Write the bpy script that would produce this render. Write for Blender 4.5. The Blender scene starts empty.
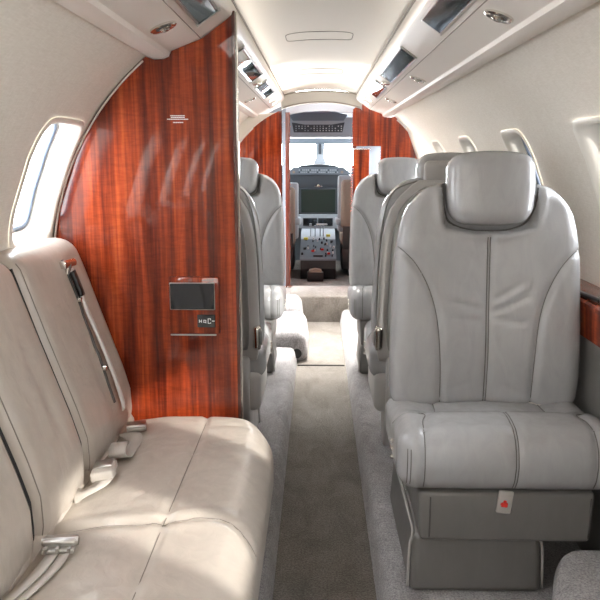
import bpy, bmesh, math, random
import numpy as np
from mathutils import Vector, Matrix
from mathutils.bvhtree import BVHTree
random.seed(7)
SC = bpy.context.scene
COL = SC.collection
PI = math.pi

# ------------------------------------------------------------ camera
F = 730.0
pitch = math.atan(143 / F)
yaw = math.atan(18 / F) * math.cos(pitch)
cd = bpy.data.cameras.new('camera'); cam = bpy.data.objects.new('camera', cd); COL.objects.link(cam)
cd.sensor_width = 36; cd.sensor_fit = 'HORIZONTAL'; cd.lens = 36 * F / 600
cd.clip_start = .02; cd.clip_end = 200
cam.location = (-.025, 0, 1.25)
cam.rotation_euler = (PI / 2 - pitch, 0, yaw)
SC.camera = cam

# ------------------------------------------------------------ world, sun, exposure
w = bpy.data.worlds.new('sky'); SC.world = w; w.use_nodes = True
wn = w.node_tree.nodes; wl = w.node_tree.links
bg = wn['Background']
bg.inputs[0].default_value = (.97, .98, 1.0, 1); bg.inputs[1].default_value = 15.0
sun_d = bpy.data.lights.new('sun', 'SUN'); sun = bpy.data.objects.new('sun', sun_d); COL.objects.link(sun)
sun_d.energy = 6; sun_d.angle = .03; sun_d.color = (1, .95, .86)
sun.rotation_euler = Vector((-1.25, .92, -.76)).to_track_quat('-Z', 'Y').to_euler()

def area(name, loc, size, size_y, energy, direction, color=(1, 1, 1), spread=PI):
    d = bpy.data.lights.new(name, 'AREA'); d.shape = 'RECTANGLE'; d.size = size; d.size_y = size_y
    d.energy = energy; d.color = color; d.spread = spread
    o = bpy.data.objects.new(name, d); COL.objects.link(o); o.location = loc
    o.rotation_euler = Vector(direction).to_track_quat('-Z', 'Y').to_euler()
    return o
WARM = (1, .93, .84); COOL = (.86, .93, 1)
# cove strips above the two overhead valances, washing the ceiling
for s, yc, ly, en in ((-1, 1.2, 5.2, 2.8), (1, 1.2, 5.2, 2.8), (-1, 4.6, 1.3, 3.6), (1, 4.6, 1.3, 3.6)):
    o = area('cove_light', (s * .265, yc, 1.660), .02, ly, en, (-s * .9, 0, .35), WARM)
    o.rotation_euler = Matrix((Vector((0, 1, 0)).cross(-Vector((-s * .9, 0, .35)).normalized()), Vector((0, 1, 0)), -Vector((-s * .9, 0, .35)).normalized())).transposed().to_euler()
# unseen soft fill added behind the camera to brighten the cabin
area('rear_fill_light', (0, -1.0, 1.62), 1.0, .9, 17, (0, .62, -.78), (1, .96, .90))
area('windshield_daylight', (0, 8.7, 1.25), 1.3, .5, 75, (0, -1, .06), (1, .98, .95))
area('entry_fill_light', (0, 4.85, 1.70), .4, .8, 30, (0, -.08, -1), (1, .97, .92), math.radians(75))  # added overhead fill for the entry floor, in place of door light
area('door_daylight', (-1.3, 6.05, 1.3), .6, 1.1, 32, (1, -.25, -.25), (1, .99, .96))
SC.view_settings.view_transform = 'Standard'; SC.view_settings.look = 'None'
SC.view_settings.gamma = 1; SC.view_settings.use_curve_mapping = False
SC.view_settings.exposure = 0.12
try:
    SC.cycles.max_bounces = 10; SC.cycles.diffuse_bounces = 6; SC.cycles.glossy_bounces = 4
    SC.cycles.transparent_max_bounces = 12; SC.cycles.sample_clamp_indirect = 6
except Exception:
    pass

# ------------------------------------------------------------ materials
def mat(name, col, rough=.5, metal=0, coat=0, emit=None, estr=0, spec=.5):
    m = bpy.data.materials.new(name); m.use_nodes = True
    b = m.node_tree.nodes['Principled BSDF']
    b.inputs['Base Color'].default_value = (*col, 1); b.inputs['Roughness'].default_value = rough
    b.inputs['Metallic'].default_value = metal; b.inputs['Coat Weight'].default_value = coat
    b.inputs['Coat Roughness'].default_value = .03
    b.inputs['Specular IOR Level'].default_value = spec
    if emit:
        b.inputs['Emission Color'].default_value = (*emit, 1); b.inputs['Emission Strength'].default_value = estr
    return m
def nodes(m): return m.node_tree.nodes, m.node_tree.links, m.node_tree.nodes['Principled BSDF']
def mapping(m, scale, rot=(0, 0, 0)):
    n, l, b = nodes(m)
    tc = n.new('ShaderNodeTexCoord'); mp = n.new('ShaderNodeMapping')
    mp.inputs['Scale'].default_value = scale; mp.inputs['Rotation'].default_value = rot
    l.new(tc.outputs['Object'], mp.inputs[0]); return mp
def noise(m, mp, scale, detail=4, rough=.6, dist=0):
    n, l, b = nodes(m); t = n.new('ShaderNodeTexNoise')
    t.inputs['Scale'].default_value = scale; t.inputs['Detail'].default_value = detail
    t.inputs['Roughness'].default_value = rough; t.inputs['Distortion'].default_value = dist
    l.new(mp.outputs[0], t.inputs['Vector']); return t
def ramp(m, src, stops):
    n, l, b = nodes(m); r = n.new('ShaderNodeValToRGB'); e = r.color_ramp.elements
    while len(e) < len(stops): e.new(.5)
    for k, (p, c) in enumerate(stops): e[k].position = p; e[k].color = (*c, 1)
    l.new(src, r.inputs[0]); return r
def bump(m, src, strength, dist, prev=None):
    n, l, b = nodes(m); u = n.new('ShaderNodeBump')
    u.inputs['Strength'].default_value = strength; u.inputs['Distance'].default_value = dist
    l.new(src, u.inputs['Height'])
    if prev: l.new(prev.outputs[0], u.inputs['Normal'])
    l.new(u.outputs[0], b.inputs['Normal']); return u
def leather(name, col, rough=.34, wr=.004):
    m = mat(name, col, rough, spec=.6); n, l, b = nodes(m)
    mp = mapping(m, (1, 1, 1))
    big = noise(m, mp, 5, 3, .5, .6); mid = noise(m, mapping(m, (1, 1, .35)), 26, 3, .55, .8); fine = noise(m, mp, 420, 2, .6)
    c2 = tuple(x * .9 for x in col)
    r = ramp(m, mid.outputs[0], [(.3, c2), (.7, col)]); l.new(r.outputs[0], b.inputs['Base Color'])
    u = bump(m, big.outputs[0], .5, wr * 4); u = bump(m, mid.outputs[0], .35, wr, u); bump(m, fine.outputs[0], .25, .0006, u)
    return m
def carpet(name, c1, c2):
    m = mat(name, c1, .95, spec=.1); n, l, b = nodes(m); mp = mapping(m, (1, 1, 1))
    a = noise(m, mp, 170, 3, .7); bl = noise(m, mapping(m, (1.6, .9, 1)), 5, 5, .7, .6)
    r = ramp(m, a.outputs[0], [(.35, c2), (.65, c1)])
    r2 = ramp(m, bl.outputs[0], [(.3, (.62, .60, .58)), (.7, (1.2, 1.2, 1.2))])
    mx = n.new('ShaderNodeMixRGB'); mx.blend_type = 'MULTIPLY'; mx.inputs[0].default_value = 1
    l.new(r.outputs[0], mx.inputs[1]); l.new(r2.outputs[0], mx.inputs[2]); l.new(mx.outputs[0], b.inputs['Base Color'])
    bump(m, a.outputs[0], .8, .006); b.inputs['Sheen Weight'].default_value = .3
    return m
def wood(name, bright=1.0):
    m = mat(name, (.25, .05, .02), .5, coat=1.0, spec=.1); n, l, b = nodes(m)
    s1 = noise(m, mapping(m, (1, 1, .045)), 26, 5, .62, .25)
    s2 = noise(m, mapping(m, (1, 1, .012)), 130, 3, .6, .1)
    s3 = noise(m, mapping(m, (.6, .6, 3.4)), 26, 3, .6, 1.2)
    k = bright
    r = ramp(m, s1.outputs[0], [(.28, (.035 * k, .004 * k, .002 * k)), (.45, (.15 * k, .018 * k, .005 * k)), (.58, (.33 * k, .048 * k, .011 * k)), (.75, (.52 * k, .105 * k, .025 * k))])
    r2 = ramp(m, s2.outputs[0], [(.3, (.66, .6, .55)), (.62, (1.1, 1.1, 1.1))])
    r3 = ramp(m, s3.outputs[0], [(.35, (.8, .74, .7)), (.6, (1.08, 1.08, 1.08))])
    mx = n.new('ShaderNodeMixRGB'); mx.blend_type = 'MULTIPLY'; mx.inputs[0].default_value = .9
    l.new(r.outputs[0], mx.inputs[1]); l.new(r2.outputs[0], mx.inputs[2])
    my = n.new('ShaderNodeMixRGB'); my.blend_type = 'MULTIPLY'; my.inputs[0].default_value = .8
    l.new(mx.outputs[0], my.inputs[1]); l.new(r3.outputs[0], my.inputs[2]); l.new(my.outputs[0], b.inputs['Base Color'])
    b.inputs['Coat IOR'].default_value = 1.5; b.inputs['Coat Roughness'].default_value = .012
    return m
M = {}
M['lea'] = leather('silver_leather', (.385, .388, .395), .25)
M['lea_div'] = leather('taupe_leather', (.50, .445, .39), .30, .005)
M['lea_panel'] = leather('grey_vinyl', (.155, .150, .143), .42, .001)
M['seam'] = mat('seam_thread', (.10, .095, .09), .7)
M['seam_l'] = mat('taupe_thread', (.22, .19, .165), .7)
M['gap'] = mat('dark_gap', (.02, .02, .02), .8)
M['shell'] = mat('seat_shell_plastic', (.22, .22, .215), .32, coat=.3)
M['shell_l'] = mat('seat_shell_rim', (.42, .41, .40), .34)
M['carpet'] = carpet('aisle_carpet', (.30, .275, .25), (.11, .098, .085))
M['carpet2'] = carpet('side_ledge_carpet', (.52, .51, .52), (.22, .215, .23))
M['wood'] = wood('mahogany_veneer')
M['wood_lit'] = wood('mahogany_veneer_lit', 1.25)  # brighter copy of the veneer, forward light put into its colour
M['wood_dark'] = mat('dark_wood_edge', (.07, .018, .012), .25, coat=1)
M['cream'] = mat('cream_plastic', (.78, .74, .69), .42)
M['cream2'] = mat('cream_headliner', (.80, .765, .70), .6)
M['header'] = mat('grey_cream_header', (.50, .48, .44), .5)
M['groove'] = mat('panel_gap', (.30, .27, .23), .7)
m = mat('woven_wall_fabric', (.66, .60, .52), .85, spec=.2); M['fabric'] = m
a = noise(m, mapping(m, (1, .12, 1)), 260, 3, .7); c = noise(m, mapping(m, (.15, 1, .15)), 260, 3, .7)
n_, l_, b_ = nodes(m)
ad = n_.new('ShaderNodeMath'); l_.new(a.outputs[0], ad.inputs[0]); l_.new(c.outputs[0], ad.inputs[1])
hf = n_.new('ShaderNodeMath'); hf.operation = 'MULTIPLY'; hf.inputs[1].default_value = .5; l_.new(ad.outputs[0], hf.inputs[0])
r = ramp(m, hf.outputs[0], [(.36, (.74, .695, .625)), (.64, (.85, .815, .75))]); l_.new(r.outputs[0], b_.inputs['Base Color'])
bump(m, hf.outputs[0], .3, .002)
M['liner'] = mat('window_liner', (.84, .81, .74), .35)
M['gasket'] = mat('window_gasket', (.20, .25, .33), .4)
M['chrome'] = mat('chrome', (.78, .76, .72), .14, 1)
M['brushed'] = mat('brushed_metal', (.55, .54, .52), .3, 1)
M['mirror'] = mat('smoked_lens', (.22, .27, .29), .06, .75)
M['black'] = mat('black_plastic', (.012, .012, .014), .35)
M['rubber'] = mat('black_rubber', (.02, .02, .022), .6)
M['screen'] = mat('dark_screen', (.008, .013, .02), .08, coat=1)
M['green_screen'] = mat('green_black_screen', (.008, .022, .016), .25)
M['white'] = mat('white_lettering', (.85, .85, .85), .6)
M['grey'] = mat('cockpit_grey', (.16, .19, .22), .5)
M['dgrey'] = mat('cockpit_dark_grey', (.045, .055, .065), .5)
M['lgrey'] = mat('cockpit_light_grey', (.42, .46, .50), .5)
M['sheep'] = mat('tan_seat_cover', (.32, .25, .20), .9)
M['strap'] = mat('seatbelt_webbing', (.50, .46, .42), .7)
M['strap_w'] = mat('white_webbing', (.86, .85, .84), .7)
M['red'] = mat('red_mark', (.7, .03, .02), .5)
M['yellow'] = mat('yellow_mark', (.8, .7, .08), .5)
M['tag'] = mat('grey_fabric_tag', (.42, .40, .38), .8)
M['lamp'] = mat('reading_lamp_glow', (1, 1, 1), .3, emit=(1, .96, .88), estr=6)
# clear pane
g = bpy.data.materials.new('clear_acrylic'); g.use_nodes = True; nt = g.node_tree; nt.nodes.clear()
out = nt.nodes.new('ShaderNodeOutputMaterial'); mx = nt.nodes.new('ShaderNodeMixShader'); tr = nt.nodes.new('ShaderNodeBsdfTransparent'); gl = nt.nodes.new('ShaderNodeBsdfGlossy')
fr = nt.nodes.new('ShaderNodeFresnel'); gl.inputs['Roughness'].default_value = .03; tr.inputs[0].default_value = (.96, .98, 1, 1)
nt.links.new(fr.outputs[0], mx.inputs[0]); nt.links.new(tr.outputs[0], mx.inputs[1]); nt.links.new(gl.outputs[0], mx.inputs[2]); nt.links.new(mx.outputs[0], out.inputs[0])
M['glass'] = g

# ------------------------------------------------------------ helpers
def link(name, me, m, parent=None, smooth=False):
    if m is not None: me.materials.append(M[m] if isinstance(m, str) else m)
    if smooth is True:
        for p in me.polygons: p.use_smooth = True
    elif smooth:
        for p in me.polygons: p.use_smooth = True
        try: me.set_sharp_from_angle(angle=math.radians(smooth))
        except Exception: pass
    o = bpy.data.objects.new(name, me); COL.objects.link(o)
    if parent: o.parent = parent
    return o
def obj(name, bm, m, parent=None, smooth=False):
    bmesh.ops.recalc_face_normals(bm, faces=bm.faces)
    me = bpy.data.meshes.new(name); bm.to_mesh(me); bm.free()
    return link(name, me, m, parent, smooth)
def pyobj(name, v, f, m, parent=None, smooth=True):
    me = bpy.data.meshes.new(name); me.from_pydata([tuple(x) for x in v], [], f); me.update()
    return link(name, me, m, parent, smooth)
def tag(o, label=None, cat=None, group=None, kind=None):
    if label: o['label'] = label
    if cat: o['category'] = cat
    if group: o['group'] = group
    if kind: o['kind'] = kind
    return o
def thing(name, label, cat, loc=(0, 0, 0), rotz=0, group=None):
    o = bpy.data.objects.new(name, None); COL.objects.link(o); o.location = loc; o.rotation_euler = (0, 0, rotz)
    o.empty_display_size = .05
    return tag(o, label, cat, group)
def struct(name, bm, m, parent=None, smooth=False):
    o = obj(name, bm, m, parent, smooth)
    if parent is None: o['kind'] = 'structure'
    return o
def box(bm, x0, x1, y0, y1, z0, z1, bev=0, seg=2, mtx=None):
    r = bmesh.ops.create_cube(bm, size=1); vs = r['verts']
    for v in vs:
        v.co = Vector(((x0 + x1) / 2 + v.co.x * (x1 - x0), (y0 + y1) / 2 + v.co.y * (y1 - y0), (z0 + z1) / 2 + v.co.z * (z1 - z0)))
    if mtx is not None:
        for v in vs: v.co = mtx @ v.co
    if bev:
        es = list({e for v in vs for e in v.link_edges})
        bmesh.ops.bevel(bm, geom=es, offset=bev, segments=seg, profile=.5, affect='EDGES')
    return bm
def B(*a, **k): return box(bmesh.new(), *a, **k)
def cyl(bm, p0, p1, r0, r1=None, n=20):
    p0, p1 = Vector(p0), Vector(p1); r1 = r0 if r1 is None else r1
    d = p1 - p0; q = Vector((0, 0, 1)).rotation_difference(d).to_matrix().to_4x4()
    mt = Matrix.Translation((p0 + p1) / 2) @ q
    bmesh.ops.create_cone(bm, cap_ends=True, segments=n, radius1=r0, radius2=r1, depth=d.length, matrix=mt)
    return bm
def prism(bm, pts, axis, a, b):
    """extrude a polygon; axis 'y': pts are (x,z); 'x': pts (y,z); 'z': pts (x,y)"""
    def P(p, t):
        return (p[0], t, p[1]) if axis == 'y' else (t, p[0], p[1]) if axis == 'x' else (p[0], p[1], t)
    A = [bm.verts.new(P(p, a)) for p in pts]; C = [bm.verts.new(P(p, b)) for p in pts]
    n = len(pts)
    bm.faces.new(A); bm.faces.new(C[::-1])
    for i in range(n): bm.faces.new((A[i], A[(i + 1) % n], C[(i + 1) % n], C[i]))
    return bm
def strip(pts, axis, a, b, n=1):
    """open profile swept straight, single sheet"""
    bm = bmesh.new(); rows = []
    for k in range(n + 1):
        t = a + (b - a) * k / n
        rows.append([bm.verts.new((p[0], t, p[1])) for p in pts])
    for k in range(n):
        for i in range(len(pts) - 1): bm.faces.new((rows[k][i], rows[k][i + 1], rows[k + 1][i + 1], rows[k + 1][i]))
    return bm
def tube(pts, r, n=8, closed=False):
    V = []; Fc = []; pts = [Vector(p) for p in pts]; N = len(pts); up = None
    for i, p in enumerate(pts):
        if closed: t = (pts[(i + 1) % N] - pts[i - 1]).normalized()
        else: t = (pts[min(i + 1, N - 1)] - pts[max(i - 1, 0)]).normalized()
        if up is None: up = t.orthogonal().normalized()
        up = (up - t * up.dot(t)).normalized(); s = t.cross(up)
        for k in range(n):
            a = 2 * PI * k / n; V.append(p + (up * math.cos(a) + s * math.sin(a)) * r)
    for i in range(N if closed else N - 1):
        j = (i + 1) % N
        for k in range(n):
            Fc.append((i * n + k, i * n + (k + 1) % n, j * n + (k + 1) % n, j * n + k))
    if not closed: Fc.append(tuple(range(n))[::-1]); Fc.append(tuple((N - 1) * n + k for k in range(n)))
    return V, Fc
def joinvf(lst):
    V = []; Fc = []
    for v, f in lst:
        o = len(V); V += list(v); Fc += [tuple(i + o for i in q) for q in f]
    return V, Fc
def pieces(name, lst, m, parent=None, fix=None):
    for v, f in lst:
        o = pyobj(name, v, f, m, parent)
        if fix: fix(o)
def spline(pts, n=10):
    P = [np.array(p, float) for p in pts]; P = [2 * P[0] - P[1]] + P + [2 * P[-1] - P[-2]]; o = []
    for i in range(1, len(P) - 2):
        for k in range(n):
            t = k / n; a, b, c, d = P[i - 1:i + 3]
            o.append(.5 * ((2 * b) + (-a + c) * t + (2 * a - 5 * b + 4 * c - d) * t * t + (-a + 3 * b - 3 * c + d) * t ** 3))
    o.append(P[-2]); return np.array(o)
def ribbon(pts, wdir, width, th=.002):
    """flat strap following points, with real thickness"""
    V = []; Fc = []; pts = [Vector(p) for p in pts]; N = len(pts); wd = Vector(wdir).normalized()
    for i, p in enumerate(pts):
        t = (pts[min(i + 1, N - 1)] - pts[max(i - 1, 0)]).normalized()
        w_ = (wd - t * wd.dot(t)).normalized(); u = t.cross(w_)
        for a, b in ((-1, -1), (1, -1), (1, 1), (-1, 1)): V.append(p + w_ * a * width / 2 + u * b * th / 2)
    for i in range(N - 1):
        for k in range(4): Fc.append((i * 4 + k, i * 4 + (k + 1) % 4, (i + 1) * 4 + (k + 1) % 4, (i + 1) * 4 + k))
    Fc += [(3, 2, 1, 0), tuple((N - 1) * 4 + k for k in range(4))]
    return V, Fc
def rblob(h, r, N=(40, 40, 16)):
    """dense rounded box: returns verts (n,3) and faces"""
    idx = {}; V = []; Fc = []
    def samples(hk, n):
        # extra samples near ends
        t = np.linspace(-1, 1, n + 1); return np.sign(t) * (1 - (1 - np.abs(t)) ** 1.35)
    S = [samples(h[k], N[k]) for k in range(3)]
    def vid(i, j, k):
        key = (i, j, k)
        if key not in idx:
            p = np.array([S[0][i] * h[0], S[1][j] * h[1], S[2][k] * h[2]])
            inn = np.clip(p, -(np.array(h) - r), np.array(h) - r)
            d = p - inn; L = np.linalg.norm(d)
            idx[key] = len(V); V.append(inn + d / max(L, 1e-9) * r)
        return idx[key]
    a, b, c = N
    for i in range(a):
        for j in range(b):
            Fc.append((vid(i, j, 0), vid(i, j + 1, 0), vid(i + 1, j + 1, 0), vid(i + 1, j, 0)))
            Fc.append((vid(i, j, c), vid(i + 1, j, c), vid(i + 1, j + 1, c), vid(i, j + 1, c)))
    for i in range(a):
        for k in range(c):
            Fc.append((vid(i, 0, k), vid(i + 1, 0, k), vid(i + 1, 0, k + 1), vid(i, 0, k + 1)))
            Fc.append((vid(i, b, k), vid(i, b, k + 1), vid(i + 1, b, k + 1), vid(i + 1, b, k)))
    for j in range(b):
        for k in range(c):
            Fc.append((vid(0, j, k), vid(0, j, k + 1), vid(0, j + 1, k + 1), vid(0, j + 1, k)))
            Fc.append((vid(a, j, k), vid(a, j + 1, k), vid(a, j + 1, k + 1), vid(a, j, k + 1)))
    return np.array(V), Fc
def seamdist(P2, poly):
    d = np.full(len(P2), 9.)
    for a, b in zip(poly[:-1], poly[1:]):
        ab = b - a; L = max((ab ** 2).sum(), 1e-12)
        t = np.clip(((P2 - a) @ ab) / L, 0, 1)
        d = np.minimum(d, np.linalg.norm(P2 - (a + t[:, None] * ab), axis=1))
    return d
def project(V, Fc, pts, direction, off=.0):
    """drop points on the surface along a direction"""
    bvh = BVHTree.FromPolygons([tuple(v) for v in V], [tuple(f) for f in Fc]); d = Vector(direction).normalized(); o = []
    for p in pts:
        p = Vector(p); h = bvh.ray_cast(p - d * 1.0, d, 3)
        if h[0] is not None: o.append(h[0] - d * off)
    return o

# ============================================================ SHELL
CZ, R = .87, .872
def wx(z, r=R): return math.sqrt(max(r * r - (z - CZ) ** 2, 0))
def hull(s, th, r=R):
    if th >= 0: return s * r * math.cos(th), CZ + r * math.sin(th)
    return s * (r - .04 * th * th), CZ + R * th
Y0, Y1 = -1.6, 5.62
TH_T = math.asin((1.56 - CZ) / R); TH_B = math.asin((.0 - CZ) / R) if CZ < R else -PI / 2
TH_B = -.92
TH_T = math.asin((1.64 - CZ) / R)
WTH = math.asin((1.18 - CZ) / R)
WINY = [-.78, -.08, .60, 1.27, 2.10, 2.97, 3.90, 4.83]
def rrect(hw, hh, rad, n=40, ex=6.0):
    pts = []
    for k in range(n):
        a = 2 * PI * (k + .5) / n; c, s = math.cos(a), math.sin(a)
        # superellipse
        e = 2 / ex
        pts.append((hw * math.copysign(abs(c) ** e, c), hh * math.copysign(abs(s) ** e, s)))
    return pts
def cylpt(s, y, th, r=R):
    a = hull(s, th, r); return (a[0], y, a[1])
HW, HH = .158, .188
def wall(side, s):
    bm = bmesh.new()
    bounds = [Y0] + [(WINY[i] + WINY[i + 1]) / 2 for i in range(len(WINY) - 1)] + [Y1]
    for i, yc in enumerate(WINY):
        ya, yb = bounds[i], bounds[i + 1]
        n = 64; ring = rrect(HW, HH, 0, n)
        ta, tb = WTH - TH_B, TH_T - WTH
        outer = []
        for (u, v) in ring:
            # push radially to the bay rectangle
            k = min([((yb - yc) / u if u > 0 else (ya - yc) / u) if abs(u) > 1e-6 else 1e9, ((tb * R) / v if v > 0 else -(ta * R) / v) if abs(v) > 1e-6 else 1e9])
            outer.append((u * k, v * k))
        # force the four corners
        for cu, cv in ((yb - yc, tb * R), (ya - yc, tb * R), (ya - yc, -ta * R), (yb - yc, -ta * R)):
            j = min(range(n), key=lambda q: (outer[q][0] - cu) ** 2 + (outer[q][1] - cv) ** 2); outer[j] = (cu, cv)
        rows = []
        for t in [0, .015, .05, .1, .18, .28, .4, .55, .7, .85, 1]:
            rows.append([bm.verts.new(cylpt(s, yc + a[0] * (1 - t) + b[0] * t, WTH + (a[1] * (1 - t) + b[1] * t) / R)) for a, b in zip(ring, outer)])
        for ra, rb in zip(rows[:-1], rows[1:]):
            for k in range(n): bm.faces.new((ra[k], ra[(k + 1) % n], rb[(k + 1) % n], rb[k]))
    bmesh.ops.remove_doubles(bm, verts=bm.verts, dist=.0005)
    o = struct('wall_' + side, bm, 'fabric', smooth=True)
    return o
wall('left', -1); wall('right', 1)
wn_ = 0
def window(yc, s, wn_):
    n = 48
    root = thing('window_%d' % wn_, None, None); del root  # replaced below
def make_window(yc, s, num):
    n = 64; ring = rrect(1, 1, 0, n)
    def rr(hw, hh, r): return [cylpt(s, yc + u * hw, WTH + v * hh / R, r) for u, v in ring]
    rings = [rr(HW + .012, HH + .012, R - .002), rr(HW + .004, HH + .004, R - .008), rr(HW - .006, HH - .006, R - .004), rr(HW - .014, HH - .016, R + .02), rr(HW - .024, HH - .028, R + .068)]
    V = []; Fc = []
    for q in rings: V += q
    for a in range(len(rings) - 1):
        for k in range(n): Fc.append((a * n + k, a * n + (k + 1) % n, (a + 1) * n + (k + 1) % n, (a + 1) * n + k))
    fr_ = pyobj('window_%d' % num, V, Fc, 'liner'); fr_['kind'] = 'structure'
    V2, F2 = tube(rr(HW - .028, HH - .032, R + .064), .008, 8, True)
    pyobj('gasket', V2, F2, 'gasket', fr_)
    gr = rr(HW - .026, HH - .032, R + .086); gr2 = rr(HW - .026, HH - .032, R + .091)
    # pane as curved grid of rows
    V3 = []; F3 = []
    for k in (1, .75, .5, .25): V3 += rr((HW - .024) * k, (HH - .028) * k, R + .070)
    V3.append(cylpt(s, yc, WTH, R + .070))
    for a in range(3):
        for k in range(n): F3.append((a * n + k, a * n + (k + 1) % n, (a + 1) * n + (k + 1) % n, (a + 1) * n + k))
    for k in range(n): F3.append((3 * n + k, 3 * n + (k + 1) % n, 4 * n))
    pyobj('pane', V3, F3, 'glass', fr_)
num = 1
for yc in WINY:
    for s in (-1, 1): make_window(yc, s, num); num += 1

# outer fuselage skin, keeps daylight to the windows: skipped where windows are (walls are single)
# floor: aisle + ledges
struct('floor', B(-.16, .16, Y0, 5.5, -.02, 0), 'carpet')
def ledge(s):
    pts = [(s * .150, 0), (s * .153, .02), (s * .162, .068), (s * .170, .086), (s * .185, .097), (s * .21, .10), (s * .868, .10), (s * .868, -.02), (s * .150, -.02)]
    bm = bmesh.new(); prism(bm, pts, 'y', Y0, 5.5); return bm
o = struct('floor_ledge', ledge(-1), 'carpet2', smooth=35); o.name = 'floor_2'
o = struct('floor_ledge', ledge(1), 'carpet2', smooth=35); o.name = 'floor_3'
struct('floor_4', B(-.85, .85, 5.52, 8.3, -.02, .12), 'carpet')
struct('floor_5', B(-.242, .242, 5.5, 5.98, -.02, .20, .012, 3), 'carpet', smooth=30)
# ceiling
cpts = [(-.30, 1.700)] + [(x, 1.742 - .042 * (abs(x) / .29) ** 2.2) for x in np.linspace(-.285, .285, 25)] + [(.30, 1.700)]
cbm = strip(cpts, 'y', Y0, 5.62, 4)
struct('ceiling', cbm, 'cream2', smooth=True)
def ceil_z(x): return 1.742 - .042 * (abs(x) / .29) ** 2.2
for k, (ya, yb) in enumerate(((3.06, 3.26), (4.3, 4.55))):
    pts = []
    hw, cx = .137, -.022
    for u, v in rrect(1, 1, 0, 72):
        x = cx + u * hw; y = (ya + yb) / 2 + v * (yb - ya) / 2
        pts.append((x, y, ceil_z(x) - .0005))
    V, Fc = tube(pts, .0016, 6, True)
    o = pyobj('trim_%d' % (k + 1), V, Fc, 'groove'); o['kind'] = 'structure'
# rear closure behind the camera
pts = [hull(1, a, R + .01) for a in np.linspace(-.98, PI / 2, 30)] + [hull(-1, a, R + .01) for a in np.linspace(PI / 2 - .02, -.98, 30)]
bm = bmesh.new(); prism(bm, pts, 'y', Y0 - .03, Y0); struct('wall_rear', bm, 'cream2')

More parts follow.
